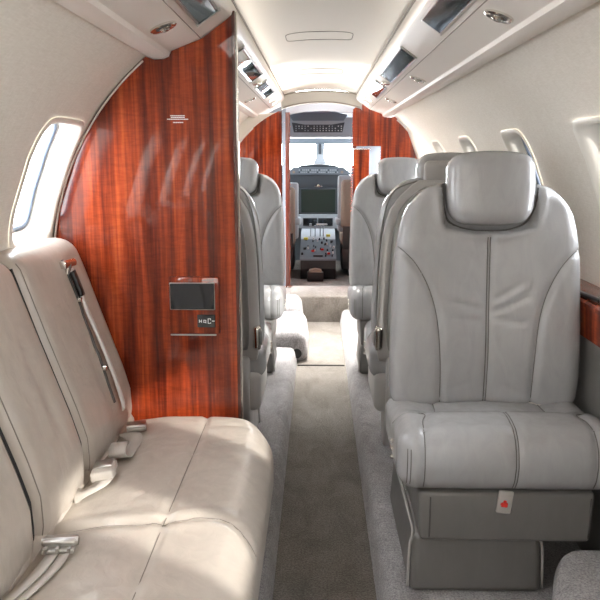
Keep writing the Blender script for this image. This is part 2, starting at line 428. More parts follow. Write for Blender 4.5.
# ============================================================ OVERHEAD VALANCES
prof = [(.556, 1.566), (.545, 1.550), (.52, 1.540), (.49, 1.541), (.476, 1.548), (.472, 1.560), (.466, 1.565), (.385, 1.595), (.375, 1.600), (.296, 1.654), (.284, 1.664), (.278, 1.680), (.281, 1.704), (.30, 1.715), (.52, 1.62)]
def valance(s, side):
    lab = 'cream overhead service panel with chrome vents, along the %s side of the ceiling' % side
    root = thing('overhead_service_panel', lab, 'ceiling panel', (s * .4, 2, 1.6))
    root.location.x += -.022 if s > 0 else 0
    def P(o): o.location = (-s * .4, -2, -1.6); o.parent = root; return o
    bm = bmesh.new(); prism(bm, [(s * a, b) for a, b in prof], 'y', Y0, 5.6)
    P(obj('panel', bm, 'cream', None, 30))
    V, Fc = tube([(s * .2785, Y0, 1.7025), (s * .2785, 5.6, 1.7025)], .004, 8); P(pyobj('seam_strip', V, Fc, 'groove'))
    V, Fc = tube([(s * .3775, Y0, 1.5985), (s * .3775, 5.6, 1.5985)], .0016, 8); P(pyobj('panel_joint', V, Fc, 'groove'))
    # lens plates lie on the slope (.38,1.597)-(.30,1.65)
    p0 = Vector((s * .377, 0, 1.5985)); p1 = Vector((s * .296, 0, 1.654)); e = (p1 - p0); L = e.length; e.normalize()
    nrm = Vector((-s * abs(e.z), 0, -abs(e.x))).normalized()
    def plate(ya, yb, a, b, t0, t1, bev=.004):
        bm = bmesh.new(); mt = Matrix((e, Vector((0, 1, 0)), nrm)).transposed().to_4x4(); mt.translation = p0
        box(bm, a, b, ya, yb, t0, t1, bev, 2, mt); return bm
    spans = ((1.38, 2.28), (2.82, 3.74), (4.02, 4.66)) if s > 0 else ((1.28, 2.11), (2.78, 3.68), (3.98, 4.66))
    for k, (ya, yb) in enumerate(spans):
        fr0 = P(obj('lens_frame', plate(ya, yb, .020, L - .006, -.002, .005), 'brushed', None, 30))
        q = obj('lens', plate(ya + .02, yb - .02, .027, L - .013, .003, .007, .003), 'mirror', fr0, 30)
    kn = bmesh.new(); c0 = p0 + e * L * .5 + Vector((0, 3.88, 0)); cyl(kn, c0, c0 + nrm * .014, .016); box(kn, c0.x - .02, c0.x + .02, 3.80, 3.85, c0.z - .02, c0.z - .005, .003)
    P(obj('switch', kn, 'chrome', None, 30))
    for yy in (5.0, 5.3):
        c0 = p0 + e * L * .5 + Vector((0, yy, 0)); bm = bmesh.new(); cyl(bm, c0 - nrm * .002, c0 + nrm * .006, .026)
        rg = P(obj('lamp_ring', bm, 'chrome', None, 30)); bm = bmesh.new(); cyl(bm, c0, c0 + nrm * .008, .019); obj('lamp', bm, 'lamp', rg, 30)
    # gasper vents on the flat panel
    q0 = Vector((s * .466, 0, 1.565)); q1 = Vector((s * .385, 0, 1.595)); f = (q1 - q0).normalized(); nn = Vector((-s * abs(f.z), 0, -abs(f.x))).normalized()
    for yy in ((.4, 1.84, 3.27, 4.45) if s > 0 else (.4, 1.97, 3.4, 4.4)):
        c = (q0 + q1) / 2 + Vector((0, yy, 0)) + nn * .001
        bm = bmesh.new()
        prs = [(.036, -.004), (.036, .004), (.032, .0065), (.026, .004), (.022, .003)]
        rings = []
        side_ = Vector((0, 1, 0))
        def lathe(prs, n=28, cap=True, cc=c):
            rings = []
            for rr_, h in prs:
                rings.append([bm.verts.new(cc + (f * math.cos(2 * PI * k / n) * 1.0 + side_ * math.sin(2 * PI * k / n)) * rr_ + nn * h) for k in range(n)])
            for a, b in zip(rings[:-1], rings[1:]):
                for k in range(n): bm.faces.new((a[k], a[(k + 1) % n], b[(k + 1) % n], b[k]))
            if cap: bm.faces.new(rings[-1])
        lathe(prs)
        vt = P(obj('air_vent', bm, 'chrome', None, 30))
        for sgn in (-1, 1):
            bm = bmesh.new(); lathe([(.014, .002), (.014, .010), (.010, .013), (.006, .010), (.001, .009)], 20, False, c + f * .0 + side_ * 0 + f * sgn * .001 + side_ * sgn * .0)
            if sgn == 1: obj('nozzle', bm, 'chrome', vt, 30)
            else: bm.free()
        bm = bmesh.new(); lathe([(.021, .0032), (.0205, .0045), (.0155, .0045), (.015, .0032)], 24, False); obj('vent_gap', bm, 'black', vt, 30)
    return root
valance(-1, 'left'); valance(1, 'right')

# ============================================================ PARTITION BESIDE THE DIVAN
def bulk_poly(xin, xs, z0=.10, top=None):
    """section from inner edge xin out to the hull, following the valance underside; s = side sign"""
    s = xs; rin = abs(xin)
    P = [(s * rin, z0)]
    if rin < .288: P.append((s * rin, 1.674)); under = [(.289, 1.664), (.30, 1.650), (.375, 1.597), (.466, 1.5625), (.470, 1.557), (.474, 1.546), (.49, 1.539), (.52, 1.538), (.545, 1.546)]
    else: under = [q for q in [(.30, 1.650), (.375, 1.597), (.466, 1.5625), (.470, 1.557), (.474, 1.546), (.49, 1.539), (.52, 1.538), (.545, 1.546)] if q[0] > rin]; P.append((s * rin, 1.62))
    P += [(s * a, b) for a, b in under]
    a0 = math.asin((1.545 - CZ) / R); a1 = (z0 - CZ) / R
    for a in np.linspace(a0, a1, 30): P.append(hull(s, a, R - .003))
    return P
root = thing('partition', 'glossy red mahogany partition at the front end of the divan', 'partition', (-.6, 2.3, .12))
def PP(o, loc=(.6, -2.3, -.12)): o.location = loc; o.parent = root; return o
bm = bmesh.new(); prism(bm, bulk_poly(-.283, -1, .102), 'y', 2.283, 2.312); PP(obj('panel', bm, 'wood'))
bm = B(-.284, -.2735, 2.281, 2.314, .118, 1.676, .002); PP(obj('edge_strip', bm, 'wood_dark'))
bm = B(-.2735, -.270, 2.300, 2.316, .118, 1.676, .001); PP(obj('metal_edging', bm, 'chrome'))
# hull trim bead along the curve
pts = [(-(R - .008) * math.cos(a), 2.281, CZ + (R - .008) * math.sin(a)) for a in np.linspace(math.asin((1.54 - CZ) / R), math.asin((.5 - CZ) / R), 40)]
V, Fc = tube(pts, .003, 8); PP(pyobj('edge_bead', V, Fc, 'cream'))
# placard: three tiny lines and one short
bm = bmesh.new(); random.seed(3)
for k, (x0, x1, z) in enumerate(((-.476, -.430, 1.3735), (-.474, -.432, 1.3685), (-.486, -.420, 1.3630), (-.468, -.437, 1.3535))):
    x = x0
    while x < x1 - .002:
        w_ = random.uniform(.003, .007); box(bm, x, min(x + w_, x1), 2.2815, 2.2835, z - .0014, z + .0014); x += w_ + .0010
PP(obj('placard_text', bm, 'white'))
# control panel
bm = bmesh.new(); x0, x1, z0, z1 = -.497, -.336, .694, .878
box(bm, x0, x1, 2.268, 2.285, z0, z1, .004, 2); cp = PP(obj('control_panel', bm, 'wood', None, 30))
bm = B(x0 + .002, x1 - .012, 2.2655, 2.2692, .688, .6925, .001); obj('lower_edging', bm, 'brushed', cp)
bm = B(-.494, -.350, 2.265, 2.270, .772, .860, .003); sc_ = obj('screen_bezel', bm, 'brushed', cp)
bm = B(-.4915, -.3525, 2.2635, 2.267, .7745, .8575, .002); obj('screen', bm, 'screen', sc_)
bm = B(-.408, -.350, 2.2645, 2.270, .715, .757, .002); sw = obj('switch_plate', bm, 'screen', cp)
bm = bmesh.new()
for (a, b, c, d) in ((-.402, -.400, .731, .741), (-.402, -.395, .735, .737), (-.395, -.393, .731, .741), (-.388, -.380, .731, .733), (-.388, -.386, .731, .740), (-.388, -.380, .738, .740), (-.381, -.379, .729, .740), (-.374, -.372, .728, .745), (-.374, -.365, .743, .745), (-.374, -.365, .728, .730), (-.366, -.364, .739, .745), (-.366, -.364, .728, .733), (-.361, -.352, .7355, .7375)):
    box(bm, a, b, 2.2638, 2.2648, c, d)
obj('switch_symbols', bm, 'white', sw)

# ============================================================ CABIN SEAT
def seat(x, hy, face, recline, label, scale=1.0, base_off=0.0, base_back=.04, lift=.0, tagged=False, group='leather cabin chairs', twist=0):
    """face -1: looks aft (towards the viewer); +1: looks forward. hy: world y of the hinge"""
    rz = (0 if face < 0 else PI) + twist
    root = thing('cabin_seat', label, 'seat', (x, hy, .10), rz, group)
    root.scale = (scale,) * 3
    fs = 1 if face < 0 else -1
    # ---- base
    bo = base_off * fs
    bm = B(bo - .178, bo + .178, -.295, base_back, 0.001, .165, .022, 4)
    for v in bm.verts:
        if v.co.z > .1: v.co.x += (.008 if v.co.x < bo else -.008); v.co.y += .012 if v.co.y < -.2 else 0
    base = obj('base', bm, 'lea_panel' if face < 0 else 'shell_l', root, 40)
    pieces('base_piping', [tube(spline([(bo + q * .180, -.279, .012), (bo + q * .177, -.273, .12), (bo + q * .168, -.258, .156), (bo + q * .166, -.19, .164), (bo + q * .168, base_back - .03, .164)], 6), .004, 6) for q in (-1, 1)], 'shell_l', base)
    # ---- seat pan box (leg rest drawer)
    bm = B(-.225, .225, -.330, .02, .172, .310, .012, 3)
    for v in bm.verts: v.co.x += -.006 * np.sign(v.co.x) * (1 if v.co.z < .25 else 0)
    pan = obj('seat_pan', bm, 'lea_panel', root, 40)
    pieces('pan_seam', [tube([(q, -.3312, .185), (q, -.3312, .295)], .0018, 6) for q in (-.195, .213)], 'seam', pan)
    # ---- rear shroud
    sh = [(-.14, .17), (-.03, .03), (.03, .03), (.105, .20), (.125, .30), (.118, .41), (-.14, .43)] if face > 0 else [(-.02, .15), (.05, .15), (.115, .20), (.125, .30), (.118, .41), (-.02, .43)]
    bm = bmesh.new(); prism(bm, sh, 'x', -.22, .22)
    bmesh.ops.bevel(bm, geom=list(bm.edges), offset=.014, segments=3, affect='EDGES', profile=.5)
    obj('rear_shroud', bm, 'shell_l', root, 40)
    if face > 0:
        obj('side_frame', B(-.262, .262, -.28, .085, .19, .345, .03, 4), 'shell_l', root, 40)
    # ---- cushion
    V, Fc = rblob((.280, .205, .078), .050, (70, 60, 18))
    xx, yy, zz = V[:, 0].copy(), V[:, 1].copy(), V[:, 2].copy()
    top = np.clip((zz + .02) / .08, 0, 1)
    roll = np.exp(-((yy + .095) / .075) ** 2)
    rear = 1 / (1 + np.exp((-.035 - yy) / .012))
    bol = 1 / (1 + np.exp((.20 - np.abs(xx)) / .010))
    V[:, 2] += top * (.014 * roll - .022 * rear * (1 - bol) - .010 * rear * bol)
    V[:, 2] += top * .008 * (1 - (xx / .28) ** 2)
    V[:, 1] -= .020 * np.clip(-yy / .2, 0, 1) * (1 - np.abs(zz / .09)) * (1 - (xx / .29) ** 4)
    # seams as grooves
    P2 = np.c_[xx, yy]
    s1 = np.array([[-.215, -.30], [-.213, -.14], [-.200, -.085], [-.22, -.05], [-.285, .0]])
    s1r = s1 * [-1, 1]
    s2 = np.array([[-.185, -.055], [-.16, -.040], [0, -.034], [.16, -.040], [.185, -.055]])
    s3 = np.array([[.012, -.30], [.012, -.04]])
    s4 = np.array([[-.185, -.055], [-.155, .03], [-.15, .22]]); s4r = s4 * [-1, 1]
    for sm, dp, rr_ in ((s1, .007, .009), (s1r, .007, .009), (s2, .008, .010), (s3, .005, .008), (s4, .006, .009), (s4r, .006, .009)):
        d = seamdist(P2, sm); front = np.clip(-yy / .2, 0, 1)
        g_ = dp * np.exp(-(d / rr_) ** 2) * np.clip((zz + .075) / .02, 0, 1)
        V[:, 2] -= g_ * top; V[:, 1] += g_ * (yy < -.17) * .8
    V += np.array([0, -.140, .388])
    cush = pyobj('cushion', V, Fc, 'lea', root)
    # seam piping projected on the cushion
    parts = []
    def onfront(x_, zs):
        return project(V, Fc, [(x_, -1, z) for z in zs], (0, 1, 0), .0006)
    def ontop(pts): return project(V, Fc, [(a, b - .140, .6) for a, b in pts], (0, 0, -1), .0004)
    for sm, xf in ((s1, -.215), (s1r, .215), (s3, .010), (s3, .016)):
        a = onfront(xf, np.linspace(.325, .468, 20))
        b = [p for p in ontop([(xf if sm is s3 else q[0], q[1]) for q in spline(sm, 8)]) if p.y > -.322]
        parts.append(tube(a + b, .0013, 5))
    for sm in (s2, s4, s4r):
        b = ontop([tuple(q) for q in spline(sm, 8)]); parts.append(tube(b, .0013, 5))
    # bolster double stitching on the sides of the front corners
    for q in (-1, 1):
        for dx in (.250, .258):
            parts.append(tube(onfront(q * dx, np.linspace(.335, .430, 14)), .0011, 5))
    pieces('cushion_stitching', parts, 'seam', cush)
    # chrome buttons on the aisle side of the cushion
    ai = (-1 if x > 0 else 1) * fs
    bm = bmesh.new()
    for zz_ in (.350, .373, .396): cyl(bm, (ai * .276, -.20, zz_), (ai * .286, -.20, zz_), .007, n=14)
    obj('control_buttons', bm, 'chrome', root, 30)
    # lap belt end in the crease
    bm = B(.125, .185, -.045, .012, .435, .452, .006, 2); obj('belt_buckle', bm, 'strap', root, 30)
    bm = B(-.19, -.14, -.03, .012, .435, .448, .005, 2); obj('belt_end', bm, 'strap', root, 30)
    if tagged:
        bm = bmesh.new(); mt = Matrix.Translation((-.004, -.336, .318)) @ Matrix.Rotation(math.radians(6), 4, 'Y')
        box(bm, -.019, .019, -.002, .002, -.062, 0, .004, 2, mt); tg = obj('pull_tag', bm, 'tag', root, 30); tg['label'] = 'small grey fabric tag with a red mark'
        bm = bmesh.new(); box(bm, -.008, .008, -.0030, -.0018, -.044, -.032, .002, 2, mt); box(bm, -.004, .004, -.0030, -.0018, -.034, -.026, .002, 2, mt); box(bm, -.010, -.004, -.0030, -.0018, -.040, -.034, .001, 2, mt)
        obj('red_mark', bm, 'red', tg)
    # ---- backrest in its own frame (hinge at z .40)
    piv = bpy.data.objects.new('backrest_pivot', None)
    bpy.data.objects.remove(piv)
    Rm = Matrix.Translation((0, 0, .42)) @ Matrix.Rotation(-recline, 4, 'X')
    H = .68
    def shoulder(V):
        V[:, 2] -= .058 * np.clip((np.abs(V[:, 0]) - .115) / .15, 0, 1) ** 1.5 * np.clip((V[:, 2] - .44) / .20, 0, 1)
        return V
    zt = np.array([0, .03, .10, .25, .38, .44, .50, .56, .60, .635, .66, .675, .68])
    wt = np.array([.262, .270, .274, .272, .268, .265, .260, .252, .243, .226, .205, .190, .175])
    def loft(zt, wt, tt, yoff, n=120, m_=90, expo=5.0):
        V = []; Fc = []
        zs = np.linspace(0, 1, m_); zs = zs ** 1.0 * zt[-1] + zt[0] * (1 - zs)
        for z in zs:
            w_ = np.interp(z, zt, wt); t_ = np.interp(z, zt, tt)
            for k in range(n):
                a = 2 * PI * (k + .5) / n; c, s_ = math.cos(a), math.sin(a)
                e = 2 / expo
                V.append((w_ * math.copysign(abs(c) ** e, c), yoff + t_ * math.copysign(abs(s_) ** e, s_), z))
        V = np.array(V)
        for i in range(len(zs) - 1):
            for k in range(n): Fc.append((i * n + k, i * n + (k + 1) % n, (i + 1) * n + (k + 1) % n, (i + 1) * n + k))
        Fc.append(tuple(range(n))[::-1]); Fc.append(tuple((len(zs) - 1) * n + k for k in range(n)))
        return V, Fc
    tt = np.array([.030, .045, .052, .056, .054, .052, .050, .046, .042, .036, .028, .020, .008])
    # back pad: use a dense rounded slab then reshape x by outline so the front is well meshed
        # rblob radius is in metres: rebuild x mapping
    V, Fc = rblob((.262, .05, .33), .046, (84, 8, 100))
    z = V[:, 2] + .33; x_ = V[:, 0].copy(); y_ = V[:, 1].copy()
    wsc = np.interp(z, zt, wt) / .262
    V[:, 0] = x_ * wsc
    V[:, 2] = z
    fr = np.clip(-y_ / .03, 0, 1)       # front side mask
    X = V[:, 0]
    # bulge
    V[:, 1] -= fr * (.012 * np.sin(np.clip(z / H, 0, 1) * PI) + .012 * np.exp(-((z - .16) / .12) ** 2))
    V[:, 1] += fr * .016 * np.exp(-(X / .11) ** 2)                # hollow centre
    P2 = np.c_[X, z]
    lft = spline([(-.278, .492), (-.245, .468), (-.205, .425), (-.168, .355), (-.145, .27), (-.134, .15), (-.130, .0)], 6)
    rgt = lft * [-1, 1]
    cen = np.array([[0, .515], [0, 0]])
    notch = spline([(-.146, .68), (-.137, .62), (-.130, .58), (-.110, .545), (-.06, .526), (0, .522), (.06, .526), (.110, .545), (.130, .58), (.137, .62), (.146, .68)], 5)
    for sm, dp, rr_ in ((lft, .009, .011), (rgt, .009, .011), (cen, .007, .011)):
        V[:, 1] += fr * dp * np.exp(-(seamdist(P2, sm) / rr_) ** 2)
    # side panels stand slightly proud, inner torso slightly sunk; wrinkles fan from the middle seam
    wk = np.zeros(len(V))
    for (xa, za, xb, zb, am) in ((-.02, .300, -.11, .325, 1), (-.02, .265, -.10, .275, .8), (.015, .29, .11, .335, 1), (.02, .272, .10, .262, .9), (.02, .33, .09, .37, .7), (-.02, .35, -.09, .37, .5), (.05, .08, .11, .05, .6), (-.04, .09, -.10, .07, .5)):
        wk += am * np.exp(-(seamdist(P2, np.array([[xa, za], [xb, zb]])) / .007) ** 2)
    V[:, 1] += fr * .0035 * wk
    # recess where the head rest sits
    inside = (np.abs(X) < .150) & (z > .47)
    dn = seamdist(P2, notch)
    hollow = 1 / (1 + np.exp(-(z - (.524 + 6 * (np.abs(X)) ** 3)) / .004)) * (1 / (1 + np.exp((np.abs(X) - (.128 + .06 * np.clip(z - .58, 0, 1))) / .003)))
    V[:, 1] += fr * .040 * hollow
    V[:, 1] -= fr * .006 * np.exp(-((dn - .012) / .010) ** 2) * (1 - hollow)
    V = shoulder(V)
    Vw = np.array([(Rm @ Vector(p))[:] for p in V])
    back = pyobj('backrest', Vw, Fc, 'lea', root)
    parts = []
    for sm in (lft[1:], rgt[1:], cen + [[.0035, 0]], cen - [[.0035, 0]]):
        pts = np.array(sm) if len(sm) > 4 else np.array([[sm[0][0], q] for q in np.linspace(.03, .505, 30)])
        pr = project(V, Fc, [(a, -1, b) for a, b in pts if b > .012], (0, 1, 0), .0003)
        parts.append(tube([Rm @ p for p in pr], .0013, 5))
    pieces('backrest_stitching', parts, 'seam', back)
    pr = project(V, Fc, [(a * .97, -1, b) for a, b in notch if b < .655], (0, 1, 0), -.001)
    pyobj('headrest_recess_edge', *tube([Rm @ p for p in pr if p.y < .0], .0035, 6), 'seam', back)
    # ---- head rest
    V, Fc = rblob((.120, .050, .104), .040, (40, 18, 34))
    zz = V[:, 2].copy(); t = (zz + .104) / .208
    V[:, 0] *= 1 + .03 * np.sin(t * PI) - .07 * np.exp(-((t) / .22) ** 2)
    V[:, 1] -= np.clip(-V[:, 1] / .03, 0, 1) * (.012 * (1 - (V[:, 0] / .12) ** 2))
    V[:, 2] -= .012 * (zz / .104) * (V[:, 0] / .12) ** 2
    V += np.array([0, -.030, .642])
    Vw = np.array([(Rm @ Vector(p))[:] for p in V])
    hr = pyobj('headrest', Vw, Fc, 'lea', root)
    seam = spline([(-.112, .60), (-.110, .54), (-.095, .512), (-.05, .5045), (0, .503), (.05, .5045), (.095, .512), (.110, .54), (.112, .60)], 5)
    # ---- rear shell
    wt = wt * np.interp(zt, [0, .5, .6, .64, .68], [.95, .95, .93, .88, .70])
    ts = np.array([.02, .03, .034, .034, .034, .034, .034, .032, .03, .028, .024, .018, .008])
    V, Fc = loft(zt + 0.0, wt * .985 + .002, ts, .060, 90, 60, 4.0); V = shoulder(V)
    Vw = np.array([(Rm @ Vector((p[0], p[1], p[2] - .02)))[:] for p in V])
    shl = pyobj('back_shell', Vw, Fc, 'shell_l', root)
    V, Fc = loft(zt * .90 + .03, wt * .86, ts * .5, .088, 80, 50, 4.0); V = shoulder(V)
    Vw = np.array([(Rm @ Vector((p[0], p[1], p[2] - .0)))[:] for p in V])
    pyobj('shell_inset', Vw, Fc, 'shell', shl)
    # head rest rear cover
    V, Fc = rblob((.105, .022, .085), .02, (20, 6, 20)); V += np.array([0, .035, .640])
    Vw = np.array([(Rm @ Vector(p))[:] for p in V]); pyobj('headrest_cover', Vw, Fc, 'shell_l', hr)
    # rim piping between pad and shell
    rim = [(q[0], .044, q[1]) for q in [(-.252, .04), (-.259, .25), (-.253, .42), (-.243, .52), (-.225, .59), (-.195, .63), (-.13, .655)]]
    pieces('rim_piping', [tube([Rm @ Vector((sx * a, b, c)) for a, b, c in spline(rim, 6)], .003, 6) for sx in (-1, 1)], 'shell', shl)
    # recline lever, chrome, on the aisle side of the shell
    if face < 0: return root
    V, Fc = rblob((.016, .020, .048), .014, (8, 10, 16)); V += np.array([ai * .250, .078, .075])
    lv = pyobj('recline_lever', [Rm @ Vector(p) for p in V], Fc, 'chrome', root)
    V, Fc = rblob((.004, .010, .028), .004, (4, 6, 10)); V += np.array([ai * .2665, .078, .075])
    pyobj('lever_recess', [Rm @ Vector(p) for p in V], Fc, 'shell', lv)
    return root
seat(.462, 2.075, -1, math.radians(5), 'large grey leather seat nearest on the right, facing the viewer, red-marked tag below', base_off=-.060, base_back=.25, tagged=True)
seat(.455, 2.74, 1, math.radians(6), 'grey leather seat on the right turned away, backed up against the nearest right seat', base_off=-.015, base_back=.0)
seat(.422, 4.07, -1, math.radians(5), 'farthest grey leather seat on the right, facing the viewer before the red bulkhead', base_off=-.045, base_back=.05, scale=.985)
seat(-.500, 2.74, 1, math.radians(6), 'grey leather seat turned away just behind the mahogany partition on the left', base_off=.045, base_back=-.03)
seat(-.478, 4.07, -1, math.radians(5), 'farthest grey leather seat on the left, facing the viewer before the red bulkhead', base_off=.045, base_back=.05, scale=.985)

# ============================================================ DIVAN
D0 = .05
div = thing('divan', 'long taupe leather side-facing divan with lap belts, along the left wall', 'sofa', (-.4, 1.2, .10))
def DP(o): o.location = (.4, -1.2, -.10); o.parent = div; return o
bm = B(-.60, -.20, D0 + .05, 2.26, .101, .26, .01); DP(obj('base', bm, 'lea_div'))
# seat cushion
L = (2.272 - D0) / 2
V, Fc = rblob((.262, L, .105), .075, (60, 200, 22))
V += np.array([-.415, D0 + L, .325])
x_, y_, z_ = V.T.copy()
top = np.clip((z_ - .36) / .06, 0, 1)
# rounded plan corner at the partition
k = np.clip((y_ - 2.02) / .25, 0, 1) ** 2 * np.clip((x_ + .40) / .24, 0, 1)
V[:, 0] -= .075 * k
# fall off at the front
V[:, 2] -= top * .015 * np.clip((x_ + .30) / .14, 0, 1) ** 2
V[:, 2] -= top * .018 * np.clip((-.50 - x_) / .16, 0, 1)
V[:, 2] += top * .006 * np.sin(np.clip((x_ + .66) / .5, 0, 1) * PI)
P2 = np.c_[x_, y_]
sl = np.array([[-.372, D0], [-.372, 2.3]]); st = np.array([[-.68, 1.50], [-.45, 1.515], [-.372, 1.53], [-.27, 1.56], [-.19, 1.52], [-.13, 1.44]])
V[:, 2] -= top * (.008 * np.exp(-(seamdist(P2, sl) / .010) ** 2) + .008 * np.exp(-(seamdist(P2, st) / .012) ** 2))
V[:, 2] += top * .004 * np.exp(-((seamdist(P2, st) - .03) / .02) ** 2)
rng = np.random.RandomState(5)
for _ in range(34):
    cx_, cy_ = rng.uniform(-.6, -.2), rng.uniform(.9, 2.2); an = rng.uniform(-.5, .5) + (0 if cx_ > -.37 else .3); ln = rng.uniform(.04, .11)
    if abs(cy_ - 1.53) < .15: an *= .3
    seg = np.array([[cx_ - ln * math.cos(an), cy_ - ln * math.sin(an)], [cx_ + ln * math.cos(an), cy_ + ln * math.sin(an)]])
    V[:, 2] -= top * .0022 * np.exp(-(seamdist(P2, seg) / .009) ** 2)
cushV, cushF = V, Fc
dc = DP(pyobj('seat_cushion', V, Fc, 'lea_div'))
parts = []
for sm in (sl, st):
    pts = spline([tuple(q) for q in sm], 30 if sm is sl else 8)
    pr = project(V, Fc, [(a, b, 1) for a, b in pts if b < 2.265], (0, 0, -1), .0003); parts.append(tube(pr, .0013, 5))
pieces('seat_stitching', parts, 'seam_l', dc)
# back cushions; plane from (-.645,.40) to (-.84,1.0); built upright and sheared
def back_cushion(ya, yb, bulge=.02, endround=False):
    hy_ = (yb - ya) / 2; V, Fc = rblob((.060, hy_, .335), .045, (10, max(16, int(hy_ * 120)), 60))
    x, y, z = V.T.copy(); t = (z + .335) / .67                      # 0 bottom..1 top
    fr = np.clip(x / .03, 0, 1)
    V[:, 0] += fr * bulge * np.cos(np.clip(y / hy_, -1, 1) * PI / 2) ** .6 * np.sin(np.clip(t, 0, 1) * PI) ** .5
    V[:, 2] = .385 + t * .622
    V[:, 0] += -.060 + np.interp(V[:, 2], [.36, .40, .45, .52, .60, .70, .80, .90, 1.01], [-.640, -.632, -.624, -.627, -.650, -.684, -.718, -.750, -.785])
    V[:, 1] = (ya + yb) / 2 + y
    if endround:
        V[:, 1] -= .025 * np.clip((t - .80) / .2, 0, 1) ** 2.0 * np.clip(y / hy_, 0, 1) ** 2
    for _ in range(10):
        za, yb_ = rng.uniform(.42, .9), rng.uniform(ya + .08, yb - .05); ln = rng.uniform(.05, .12); an = rng.uniform(1.2, 1.9)
        seg = np.array([[yb_ - ln * math.cos(an), za - ln * math.sin(an)], [yb_ + ln * math.cos(an), za + ln * math.sin(an)]])
        V[:, 0] -= fr * .0035 * np.exp(-(seamdist(np.c_[V[:, 1], V[:, 2]], seg) / .014) ** 2)
    return V, Fc
bcs = [(1.79, 2.276, True), (1.45, 1.775, False), (.75, 1.435, False), (.06, .735, False)]
bmeshes = []
for a, b, e in bcs:
    V, Fc = back_cushion(a, b, .006 if e else .014, e); bmeshes.append((V, Fc)); DP(pyobj('back_cushion', V, Fc, 'lea_div'))
# piping beside the grooves
parts = []
for (V, Fc), (a, b, e) in zip(bmeshes, bcs):
    for yy in ((a + .022,) if e else (b - .022, a + .022)):
        pr = project(V, Fc, [(1, yy, z) for z in np.linspace(.42, .985, 40)], (-1, 0, 0), .0002); parts.append(tube(pr, .0016, 5))
pieces('back_stitching', parts, 'seam_l', None, DP)
for yy in (1.7825, 1.4425):
    V, Fc = tube([(np.interp(z, [.36, .40, .45, .52, .60, .70, .80, .90, 1.01], [-.640, -.632, -.624, -.627, -.650, -.684, -.718, -.750, -.785]) - .018, yy, z) for z in np.linspace(.40, .975, 40)], .0065, 8)
    DP(pyobj('groove_shade_strip', V, Fc, 'gap'))  # dark tube painting the shade in the gap between back cushions
# dark filler behind the grooves
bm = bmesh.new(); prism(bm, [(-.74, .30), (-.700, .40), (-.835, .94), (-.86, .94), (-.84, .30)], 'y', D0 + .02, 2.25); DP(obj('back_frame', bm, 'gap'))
# crease bolster along the foot of the back
V, Fc = tube([(-.650, y, .405) for y in np.linspace(D0 + .03, 2.25, 60)], .030, 14); DP(pyobj('crease_roll', V, Fc, 'lea_div'))
# shoulder-harness slot with strap
V, Fc = bmeshes[0]
slot = project(V, Fc, [(1, y, z) for y, z in spline([(2.077, .958), (2.080, .84), (2.070, .706), (2.056, .60), (2.055, .535)], 10)], (-1, 0, 0), .002)
v, f = ribbon(slot, (0, 1, .2), .011, .004); DP(pyobj('harness_slot', v, f, 'seam'))
st_ = project(V, Fc, [(1, y, z) for y, z in spline([(2.090, .93), (2.096, .86), (2.098, .73), (2.095, .60), (2.09, .50)], 10)], (-1, 0, 0), .013)
v, f = ribbon(st_, (0, 1, .2), .024, .004); hs = DP(pyobj('shoulder_strap', v, f, 'strap_w'))
v, f = ribbon(st_[1:12], (0, 1, .2), .026, .010); pyobj('strap_sleeve', v, f, 'black', hs)
c = slot[1]; bm = bmesh.new(); cyl(bm, c + Vector((.004, -.02, .0)), c + Vector((.016, .035, .0)), .012, n=14); cyl(bm, c + Vector((.008, .0, -.03)), c + Vector((.014, .004, .0)), .009, n=14); box(bm, c.x - .005, c.x + .016, c.y - .028, c.y + .0, c.z - .012, c.z + .01, .004, 2)
obj('anchor_fitting', bm, 'chrome', hs, 30)
for q in (10, 26):
    c = slot[q]; bm = bmesh.new(); cyl(bm, c, c + Vector((.010, 0, 0)), .008, n=14); obj('slot_stud', bm, 'chrome', hs, 30)
# lap belts
def topz(x, y):
    p = project(cushV, cushF, [(x, y, 1)], (0, 0, -1), 0); return p[0].z if p else .42
def lap_belt(pts, width, mat_, wd):
    sp = spline(pts, 8); v, f = ribbon([(a, b, topz(a, b) + c) for a, b, c in sp], wd, width, .003); return DP(pyobj('lap_belt', v, f, mat_))
b1 = lap_belt([(-.600, 2.075, .012), (-.565, 2.03, .008), (-.560, 1.95, .006), (-.560, 1.88, .012), (-.566, 1.85, .030), (-.570, 1.87, .045), (-.575, 1.92, .040)], .048, 'strap', (1, 0, .1))
bm = bmesh.new(); mt = Matrix.Translation((-.575, 2.10, topz(-.575, 2.10) + .018)) @ Matrix.Rotation(.25, 4, 'Z')
box(bm, -.030, .030, -.022, .022, -.010, .012, .005, 2, mt); box(bm, -.024, .024, -.030, -.018, -.004, .006, .002, 1, mt); obj('belt_tongue', bm, 'brushed', b1, 30)
b2 = lap_belt([(-.625, 1.66, .010), (-.595, 1.67, .014), (-.570, 1.70, .016), (-.565, 1.76, .016)], .045, 'strap', (1, -.2, .2))
bm = bmesh.new(); mt = Matrix.Translation((-.578, 1.765, topz(-.578, 1.76) + .026)) @ Matrix.Rotation(.12, 4, 'Z') @ Matrix.Rotation(-.15, 4, 'Y')
box(bm, -.029, .029, -.042, .042, -.014, .012, .007, 3, mt); bk = obj('belt_buckle', bm, 'strap', b2, 30)
bm = bmesh.new(); box(bm, -.024, .024, -.010, .036, .010, .016, .003, 2, mt); obj('buckle_flap', bm, 'brushed', bk, 30)
bm = bmesh.new(); box(bm, -.022, .022, .030, .046, -.006, .006, .002, 2, mt); obj('buckle_slot', bm, 'black', bk, 30)
b3 = lap_belt([(-.575, 1.395, .012), (-.58, 1.33, .010), (-.60, 1.25, .010), (-.63, 1.17, .012)], .026, 'strap', (1, 0, .1))
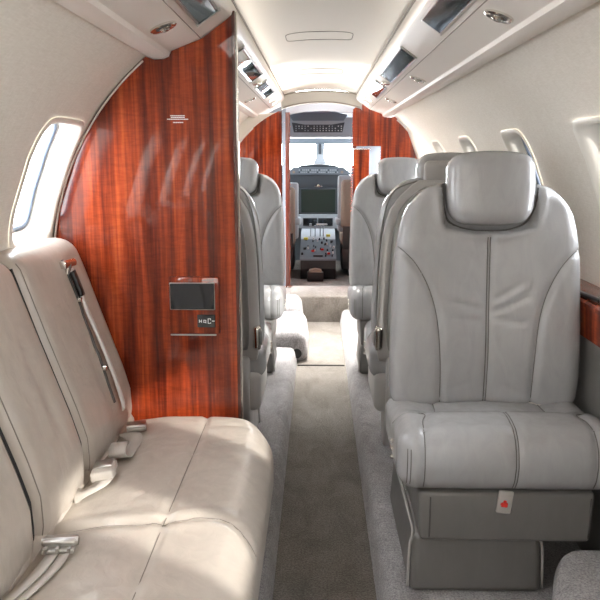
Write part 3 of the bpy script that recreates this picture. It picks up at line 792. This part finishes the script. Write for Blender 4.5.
b3b = lap_belt([(-.548, 1.395, .012), (-.552, 1.33, .008), (-.572, 1.25, .008), (-.60, 1.17, .010)], .020, 'strap', (1, 0, .1))
bm = bmesh.new(); mt = Matrix.Translation((-.566, 1.405, topz(-.566, 1.40) + .024)) @ Matrix.Rotation(.10, 4, 'Z')
box(bm, -.036, .036, -.014, .018, -.004, .012, .006, 3, mt); box(bm, -.034, .034, -.030, -.012, -.010, -.002, .002, 1, mt)
for q in (-.024, 0, .024): box(bm, q - .004, q + .004, -.032, -.02, -.008, .004, .001, 1, mt)
cyl(bm, mt @ Vector((-.038, 0, .004)), mt @ Vector((.038, 0, .004)), .009, n=14); obj('belt_tongue', bm, 'brushed', b3, 30)

# ============================================================ RIGHT SIDE LEDGE, CARPET MOUNDS
sl_ = thing('side_ledge', 'red wood side ledge behind the nearest right seat, below the cabin windows', 'ledge', (.75, 1.7, .12))
def SP(o): o.location = (-.75, -1.7, -.12); o.parent = sl_; return o
bm = bmesh.new(); prism(bm, [(.735, .832), (.735, .842), (.742, .848), (.862, .848), (.862, .832)], 'y', -.4, 2.62); SP(obj('ledge_top', bm, 'wood'))
bm = bmesh.new(); prism(bm, [(.745, .74), (.739, .831), (.860, .831), (.860, .74)], 'y', -.4, 2.62); SP(obj('wood_band', bm, 'wood'))
bm = bmesh.new(); prism(bm, [(.765, .101), (.750, .739), (.860, .739), (.835, .101)], 'y', -.4, 2.62)
SP(obj('lower_panel', bm, 'lea_panel'))
br = thing('folding_bracket', 'black folding table bracket on the red wood side ledge at the right edge', 'bracket', (.77, 1.98, .848))
V, Fc = ribbon(spline([(.03, -.20, .045), (.0, -.05, .016), (-.012, .10, .008), (-.02, .20, .006)], 8), (1, .2, 0), .016, .010); pyobj('arm', V, Fc, 'black', br)
V, Fc = ribbon(spline([(-.012, .02, .009), (.02, .08, .02), (.05, .12, .05)], 8), (1, -.4, 0), .014, .009); pyobj('arm', V, Fc, 'black', br)
# carpeted rounded cover, lower right corner
V, Fc = rblob((.115, .62, .085), .06, (30, 60, 16)); V += np.array([.645, 1.155, .175])
k = np.clip((.66 - V[:, 0]) / .12, 0, 1); V[:, 1] -= np.clip((V[:, 1] - 1.45) / .3, 0, 1) * k ** 2 * .17
V[:, 2] = np.maximum(V[:, 2], .099)
o = pyobj('trim_3', V, Fc, 'carpet2'); o['kind'] = 'structure'
# carpeted step bulges beside the entry, left
for k, (x0, x1, y0, y1, h, num) in enumerate(((-.36, -.075, 4.36, 4.98, .20, 4), (-.36, -.118, 5.06, 5.46, .235, 5))):
    V, Fc = rblob(((x1 - x0) / 2, (y1 - y0) / 2, h / 2), .06, (16, 24, 14)); V += np.array([(x0 + x1) / 2, (y0 + y1) / 2, h / 2 + .001])
    V[:, 0] -= .03 * np.clip(V[:, 2] / h, 0, 1) * np.clip((V[:, 0] + .34) / .2, 0, 1)
    o = pyobj('trim_%d' % num, V, Fc, 'carpet2'); o['kind'] = 'structure'
hb = bmesh.new(); cyl(hb, (-.150, 4.352, .06), (-.150, 4.372, .06), .030, n=24); o = obj('floor_outlet', hb, 'black', None, 30)
tag(o, 'round black outlet low in the carpeted bulge by the aisle step', 'outlet')
# entry rug: pale threshold line
struct('trim_6', B(-.143, .143, 4.29, 4.302, -.001, .006, .002), 'gap')
struct('trim_7', B(-.29, .29, 6.30, 6.36, .12, .135, .004), 'brushed')

# ============================================================ FORWARD BULKHEADS, ENTRY, COCKPIT
def fwd(s, side):
    root = thing('forward_bulkhead', 'curved orange-red mahogany bulkhead at the front of the cabin, %s of the aisle' % side, 'partition', (s * .5, 5.64, .12))
    def P(o): o.location = (-s * .5, -5.64, -.12); o.parent = root; return o
    if s < 0:
        RL = .785; pl = [(-.300, .101), (-.300, 1.585)] + [(-RL * math.cos(a), CZ + RL * math.sin(a)) for a in np.linspace(math.radians(66), 0, 24)] + [(-RL, .101)]
        bm = bmesh.new(); prism(bm, pl, 'y', 5.62, 5.66); P(obj('panel', bm, 'wood_lit'))
        cr = [hull(-1, a, R - .003) for a in np.linspace(math.radians(52), -.85, 24)] + [(-RL, .12)] + [(-RL * math.cos(a), CZ + RL * math.sin(a)) for a in np.linspace(0, math.radians(64), 24)]
        bm = bmesh.new(); prism(bm, cr, 'y', 5.60, 5.655); struct('trim_12', bm, 'cream2', smooth=30)
        bm = B(-.302, -.296, 5.615, 5.665, .118, 1.62, .002); P(obj('edge_strip', bm, 'wood_dark'))
    else:
        poly = bulk_poly(.448, 1, .101); bm = bmesh.new(); prism(bm, poly, 'y', 5.62, 5.66)
        prism(bm, [(.235, 1.330), (.235, 1.60), (.30, 1.650), (.375, 1.597), (.4479, 1.569), (.4479, 1.330)], 'y', 5.62, 5.66)
        prism(bm, [(.372, .118), (.372, .80), (.4479, .80), (.4479, .118)], 'y', 5.62, 5.66)
        P(obj('panel', bm, 'wood_lit'))
        bm = B(.352, .358, 5.612, 5.668, 1.331, 1.60, .002); P(obj('edge_strip', bm, 'wood_dark'))
    pts = [(s * ((R - .009) if s > 0 else .783) * math.cos(a), 5.617 if s > 0 else 5.598, CZ + ((R - .009) if s > 0 else .783) * math.sin(a)) for a in np.linspace(math.asin((1.53 - CZ) / R), math.asin((.6 - CZ) / R), 40)]
    V, Fc = tube(pts, .006, 8); P(pyobj('edge_bead', V, Fc, 'cream'))
fwd(-1, 'left'); fwd(1, 'right')
# lower galley pillar right of the doorway
gp = thing('galley_cabinet', 'narrow red wood cabinet right of the cockpit doorway, bright slot beside it', 'cabinet', (.31, 5.75, .12))
def GP(o): o.location = (-.31, -5.75, -.12); o.parent = gp; return o
GP(obj('body', B(.245, .368, 5.70, 6.10, .121, 1.305, .003), 'wood_lit')); GP(obj('counter_top', B(.240, .373, 5.69, 6.11, 1.306, 1.314, .002), 'chrome'))
GP(obj('door_handle', B(.258, .266, 5.688, 5.699, .8, .95, .002), 'chrome'))
# header over the opening
bm = bmesh.new(); hp = [(-.30, 1.69)] + [(x, 1.735 - .03 * (x / .3) ** 2) for x in np.linspace(-.29, .29, 13)] + [(.30, 1.69), (.30, 1.59)] + [(x, 1.645 - .045 * (x / .30) ** 2) for x in np.linspace(.29, -.29, 13)] + [(-.30, 1.59)]
prism(bm, hp, 'y', 5.60, 5.66); struct('trim_8', bm, 'header', smooth=30)
for nm, zc, dz in (('trim_13', 1.652, .045), ('trim_14', 1.728, .03)):
    V, Fc = tube([(x, 5.599, zc - dz * (x / .30) ** 2) for x in np.linspace(-.285, .285, 25)], .0045, 6); tag(pyobj(nm, V, Fc, 'groove'), kind='structure')
# entry zone walls: right solid with a window gap, left open doorway
def arcwall(y0, y1, a0, a1, s, name, m_):
    pts = [(s * R * math.cos(a), CZ + R * math.sin(a)) for a in np.linspace(a0, a1, 24)]
    return struct(name, strip(pts, 'y', y0, y1, 2), m_, smooth=True)
AT = PI / 2
arcwall(5.66, 6.40, math.radians(-70), math.radians(5), 1, 'wall_entry_right_lower', 'cream')
arcwall(5.66, 6.40, math.radians(40), AT, 1, 'wall_entry_right_upper', 'cream')
arcwall(5.66, 5.72, math.radians(-70), AT, -1, 'wall_entry_left_aft', 'cream')
arcwall(6.34, 6.40, math.radians(-70), AT, -1, 'wall_entry_left_fwd', 'cream')
arcwall(5.72, 6.34, math.radians(42), AT, -1, 'wall_entry_left_upper', 'cream')
# cockpit doorway frame
bm = bmesh.new()
prism(bm, [(-.86, .12), (-.86, 1.5), (-.6, 1.74), (-.30, 1.74), (-.30, .12)], 'y', 6.40, 6.46)
prism(bm, [(.86, .12), (.86, 1.5), (.6, 1.74), (.30, 1.74), (.30, .12)], 'y', 6.40, 6.46)
struct('wall_cockpit', bm, 'grey')
bm = bmesh.new(); prism(bm, [(-.30, 1.74), (.30, 1.74), (.30, 1.60)] + [(x, 1.635 - .035 * (x / .3) ** 2) for x in np.linspace(.29, -.29, 13)] + [(-.30, 1.60)], 'y', 6.40, 6.46)
struct('trim_9', bm, 'lgrey')
df = thing('doorway_post', 'dark red-brown glossy post on the left of the cockpit doorway', 'post', (-.285, 6.35, .12)); obj('post', B(-.018, .018, -.03, .045, .001, 1.50, .004), 'wood_dark', df, 30); obj('edge_strip', B(.0185, .021, -.028, .04, .001, 1.50, .001), 'wood_lit', df)
df = thing('doorway_post', 'dark red-brown glossy post on the right of the cockpit doorway', 'post', (.283, 6.35, .12)); obj('post', B(-.016, .016, -.03, .045, .001, 1.50, .004), 'wood_dark', df, 30); obj('edge_strip', B(-.0195, -.017, -.028, .04, .001, 1.50, .001), 'wood_lit', df)
# cockpit shell
bm = bmesh.new()
for s in (-1, 1):
    box(bm, min(s * .86, s * .90), max(s * .86, s * .90), 6.46, 8.1, .12, 1.02); box(bm, min(s * .86, s * .90), max(s * .86, s * .90), 6.46, 7.1, 1.02, 1.5)
struct('wall_front_sides', bm, 'grey')
bm = bmesh.new(); prism(bm, [(-.9, 1.44), (-.6, 1.66), (.6, 1.66), (.9, 1.44), (.9, 1.50), (.6, 1.76), (-.6, 1.76), (-.9, 1.50)], 'y', 6.46, 8.1); struct('ceiling_2', bm, 'lgrey')
bm = bmesh.new(); box(bm, -.9, .9, 8.06, 8.12, .12, 1.04); box(bm, -.9, .9, 8.06, 8.12, 1.388, 1.70)
for x0, x1 in ((-.9, -.56), (.56, .9)): box(bm, x0, x1, 8.06, 8.12, 1.04, 1.388)
struct('wall_front', bm, 'grey')
wf = struct('window_20', B(-.56, .56, 8.088, 8.092, 1.04, 1.388), 'glass')
bm = bmesh.new(); prism(bm, [(-.050, 1.389), (.045, 1.389), (.040, 1.30), (.034, 1.26), (.060, 1.20), (.075, 1.15), (-.085, 1.15), (-.068, 1.20), (-.042, 1.26), (-.046, 1.30)], 'y', 8.00, 8.06); post = struct('trim_10', bm, 'lgrey')
struct('trim_11', B(-.020, .010, 7.985, 7.999, 1.28, 1.389, .003), 'dgrey')
# overhead switch panel
ov = thing('overhead_switch_panel', 'grey overhead switch panel above the cockpit windshield', 'control panel', (0, 7.0, 1.45))
bm = bmesh.new(); prism(bm, [(-.34, .16), (-.30, -.02), (.28, -.02), (.32, .16)], 'y', -.03, .3); obj('housing', bm, 'lgrey', ov)
bm = bmesh.new(); prism(bm, [(-.27, .115), (-.25, .025), (.20, .025), (.22, .115), (.10, .095), (-.15, .095)], 'y', -.045, -.029); ins = obj('switch_field', bm, 'dgrey', ov)
bm = bmesh.new(); prism(bm, [(-.30, .185), (-.26, .13), (.21, .13), (.25, .185), (.12, .205), (-.17, .205)], 'y', -.045, -.031); obj('hood', bm, 'grey', ov)
random.seed(11)
for i in range(16):
    for j in range(3):
        if random.random() < .25: continue
        xk = -.235 + i * .028; zk = .036 + j * .020; bm = bmesh.new(); box(bm, xk, xk + .010, -.052, -.0455, zk, zk + .009, .001, 1)
        o = obj('toggle_switch', bm, random.choice(['white', 'lgrey', 'lgrey']), ins)
# instrument panel
ip = thing('instrument_panel', 'dark cockpit instrument panel with arched glareshield and large blank screen', 'instrument panel', (-.02, 7.6, .12))
def IP(o, par=ip): o.parent = par; return o
zz = .12
def zr(z): return z - zz
gs = [(-.42, zr(1.02))] + [(x, zr(1.175 - .012 * abs(x / .2) ** 2 - .9 * max(abs(x) - .17, 0) ** 1.3)) for x in np.linspace(-.40, .40, 25)] + [(.42, zr(1.02)), (.42, zr(1.03 - .06))] + [(-.42, zr(.97))]
bm = bmesh.new(); prism(bm, gs, 'y', -.06, .42); IP(obj('glareshield', bm, 'dgrey', None, 30))
bm = bmesh.new(); prism(bm, [(-.33, zr(1.09)), (-.25, zr(1.150)), (.25, zr(1.150)), (.33, zr(1.09)), (.33, zr(1.075)), (-.33, zr(1.075))], 'y', -.075, -.061); an = IP(obj('annunciator_strip', bm, 'grey'))
for i in range(22):
    for j in range(2):
        xk = -.20 + i * .0185; bm = B(xk, xk + .012, -.080, -.0755, zr(1.092 + j * .022), zr(1.092 + j * .022) + .012, .001, 1); obj('annunciator_button', bm, 'lgrey' if (i * 7 + j * 3) % 5 else 'dgrey', an)
for xk in (-.25, .24): bm = bmesh.new(); cyl(bm, (xk, -.075, zr(1.10)), (xk, -.083, zr(1.10)), .014, n=16); obj('warning_light', bm, 'sheep', an, 30)
bm = bmesh.new(); box(bm, -.40, .40, -.05, .40, zr(.55), zr(.99)); IP(obj('panel_face', bm, 'dgrey'))
bm = bmesh.new(); box(bm, -.20, .20, -.060, -.050, zr(.66), zr(.935), .004); bz = IP(obj('screen_bezel', bm, 'dgrey'))
obj('screen', B(-.175, .175, -.064, -.0605, zr(.69), zr(.925), .002), 'green_screen', bz)
bm = bmesh.new(); cyl(bm, (0, -.07, zr(.965)), (0, -.10, zr(.965)), .012, n=14); box(bm, -.04, .04, -.10, -.085, zr(.955), zr(.962), .001); IP(obj('lever_knob', bm, 'chrome', None, 30))
bm = B(-.20, .20, -.085, -.055, zr(.53), zr(.672), .004); lb = IP(obj('lower_bezel', bm, 'lgrey'))
for x0, x1 in ((-.155, -.01), (.0, .150)): obj('radio_screen', B(x0, x1, -.090, -.0855, zr(.555), zr(.635), .002), 'screen', lb)
# pedestal
pd = thing('throttle_pedestal', 'cockpit centre pedestal with levers, knobs and a black lower front', 'control pedestal', (-.02, 6.8, .12))
bm = bmesh.new(); prism(bm, [(0, 0.001), (-.02, .10), (-.015, .185), (.35, .33), (.65, .40), (.65, .001)], 'x', -.165, .165); obj('body', bm, 'black', pd)
def slope(t): # along top face t 0..1 -> (y,z)
    return (-.015 + .665 * t, .187 + .215 * t + .03 * math.sin(t * PI))
bm = bmesh.new(); prism(bm, [(-.022, .180), (-.018, .196)] + [(a, b + .008) for a, b in (slope(t) for t in np.linspace(.03, 1, 8))] + [(.65, .38), (.3, .28)], 'x', -.17, .17); obj('top_plate', bm, 'grey', pd)
bm = bmesh.new(); prism(bm, [(a, b + .010) for a, b in (slope(t) for t in np.linspace(.52, 1, 6))] + [(a, b + .013) for a, b in (slope(t) for t in np.linspace(1, .52, 6))], 'x', -.168, .168); obj('lever_quadrant', bm, 'lgrey', pd)
random.seed(5)
for k in range(34):
    t = random.uniform(.04, .55); xk = random.uniform(-.15, .15); y, z = slope(t); bm = bmesh.new(); r_ = random.uniform(.006, .011)
    cyl(bm, (xk, y, z + .005), (xk, y - .004, z + .026), r_, r_ * .8, 12); obj('knob', bm, random.choice(['black', 'black', 'dgrey', 'white']), pd, 30)
for xk, t in ((-.05, .16), (.10, .10), (.04, .2)): y, z = slope(t); bm = bmesh.new(); box(bm, xk - .014, xk + .014, y - .008, y + .008, z + .01, z + .028, .003); obj('red_button', bm, 'red', pd)
for xk, t in ((-.12, .5), (.10, .62)): y, z = slope(t); bm = bmesh.new(); box(bm, xk - .02, xk + .02, y - .01, y + .01, z + .01, z + .034, .003); obj('yellow_button', bm, 'yellow', pd)
for xk, h in ((-.075, .11), (-.03, .09), (.02, .10), (.05, .09)):
    y, z = slope(.62); bm = bmesh.new(); box(bm, xk - .005, xk + .005, y - .004, y + .004, z, z + h); box(bm, xk - .012, xk + .012, y - .014, y + .012, z + h, z + h + .03, .004); obj('throttle_lever', bm, 'lgrey', pd)
y, z = slope(.62); bm = bmesh.new(); box(bm, -.02, .09, y - .02, y - .006, z + .125, z + .14, .004); obj('lever_bar', bm, 'white', pd)
y, z = slope(.06); obj('trim_wheel', box(bmesh.new(), -.045, .045, y - .02, y + .02, z + .006, z + .02, .004), 'black', pd)
cu = thing('document_box', 'small black box with a tan top at the foot of the cockpit pedestal', 'box', (-.045, 6.70, .12))
bm = bmesh.new(); box(bm, -.075, .075, -.05, .05, .0005, .085, .006); obj('body', bm, 'black', cu, 30)
bm = bmesh.new(); prism(bm, [(-.062, .086), (-.055, .105), (0, .115), (.055, .105), (.062, .086)], 'y', -.045, .045); obj('lid', bm, 'sheep', cu)
# pilot seats, seen edge-on either side of the pedestal
PX = {-1: -.45, 1: .405}
for s, lab in ((-1, 'left pilot seat with tan cover and black frame, seen through the cockpit doorway'), (1, 'right pilot seat with tan cover and black frame, seen through the cockpit doorway')):
    ps = thing('pilot_seat', lab, 'seat', (PX[s], 7.0, .12), 0, 'pilot seats')
    x0 = -s * .21
    V, Fc = rblob((.21, .055, .23), .04, (16, 8, 16)); V += np.array([0, 0, .62 if s < 0 else .69]); pyobj('backrest', V, Fc, 'sheep', ps)
    V, Fc = rblob((.215, .03, .27), .025, (14, 6, 16)); V += np.array([-s * .025, .075, .62 if s < 0 else .69]); pyobj('back_frame', V, Fc, 'lgrey', ps)
    V, Fc = rblob((.21, .22, .07), .04, (14, 14, 8)); V += np.array([0, .22, .36]); pyobj('cushion', V, Fc, 'sheep', ps)
    bm = bmesh.new(); box(bm, -.20, .20, -.05, .40, .06, .29, .02); box(bm, -.19, .19, -.05, .02, .25, .50, .01); obj('frame', bm, 'black', ps, 30)
    bm = bmesh.new(); box(bm, -.14, .14, 0, .30, .0005, .06, .005); obj('floor_rail', bm, 'dgrey', ps)
    V, Fc = rblob((.03, .14, .03), .02, (6, 12, 6)); V += np.array([-s * .235, .12, .52]); pyobj('armrest', V, Fc, 'lgrey', ps)
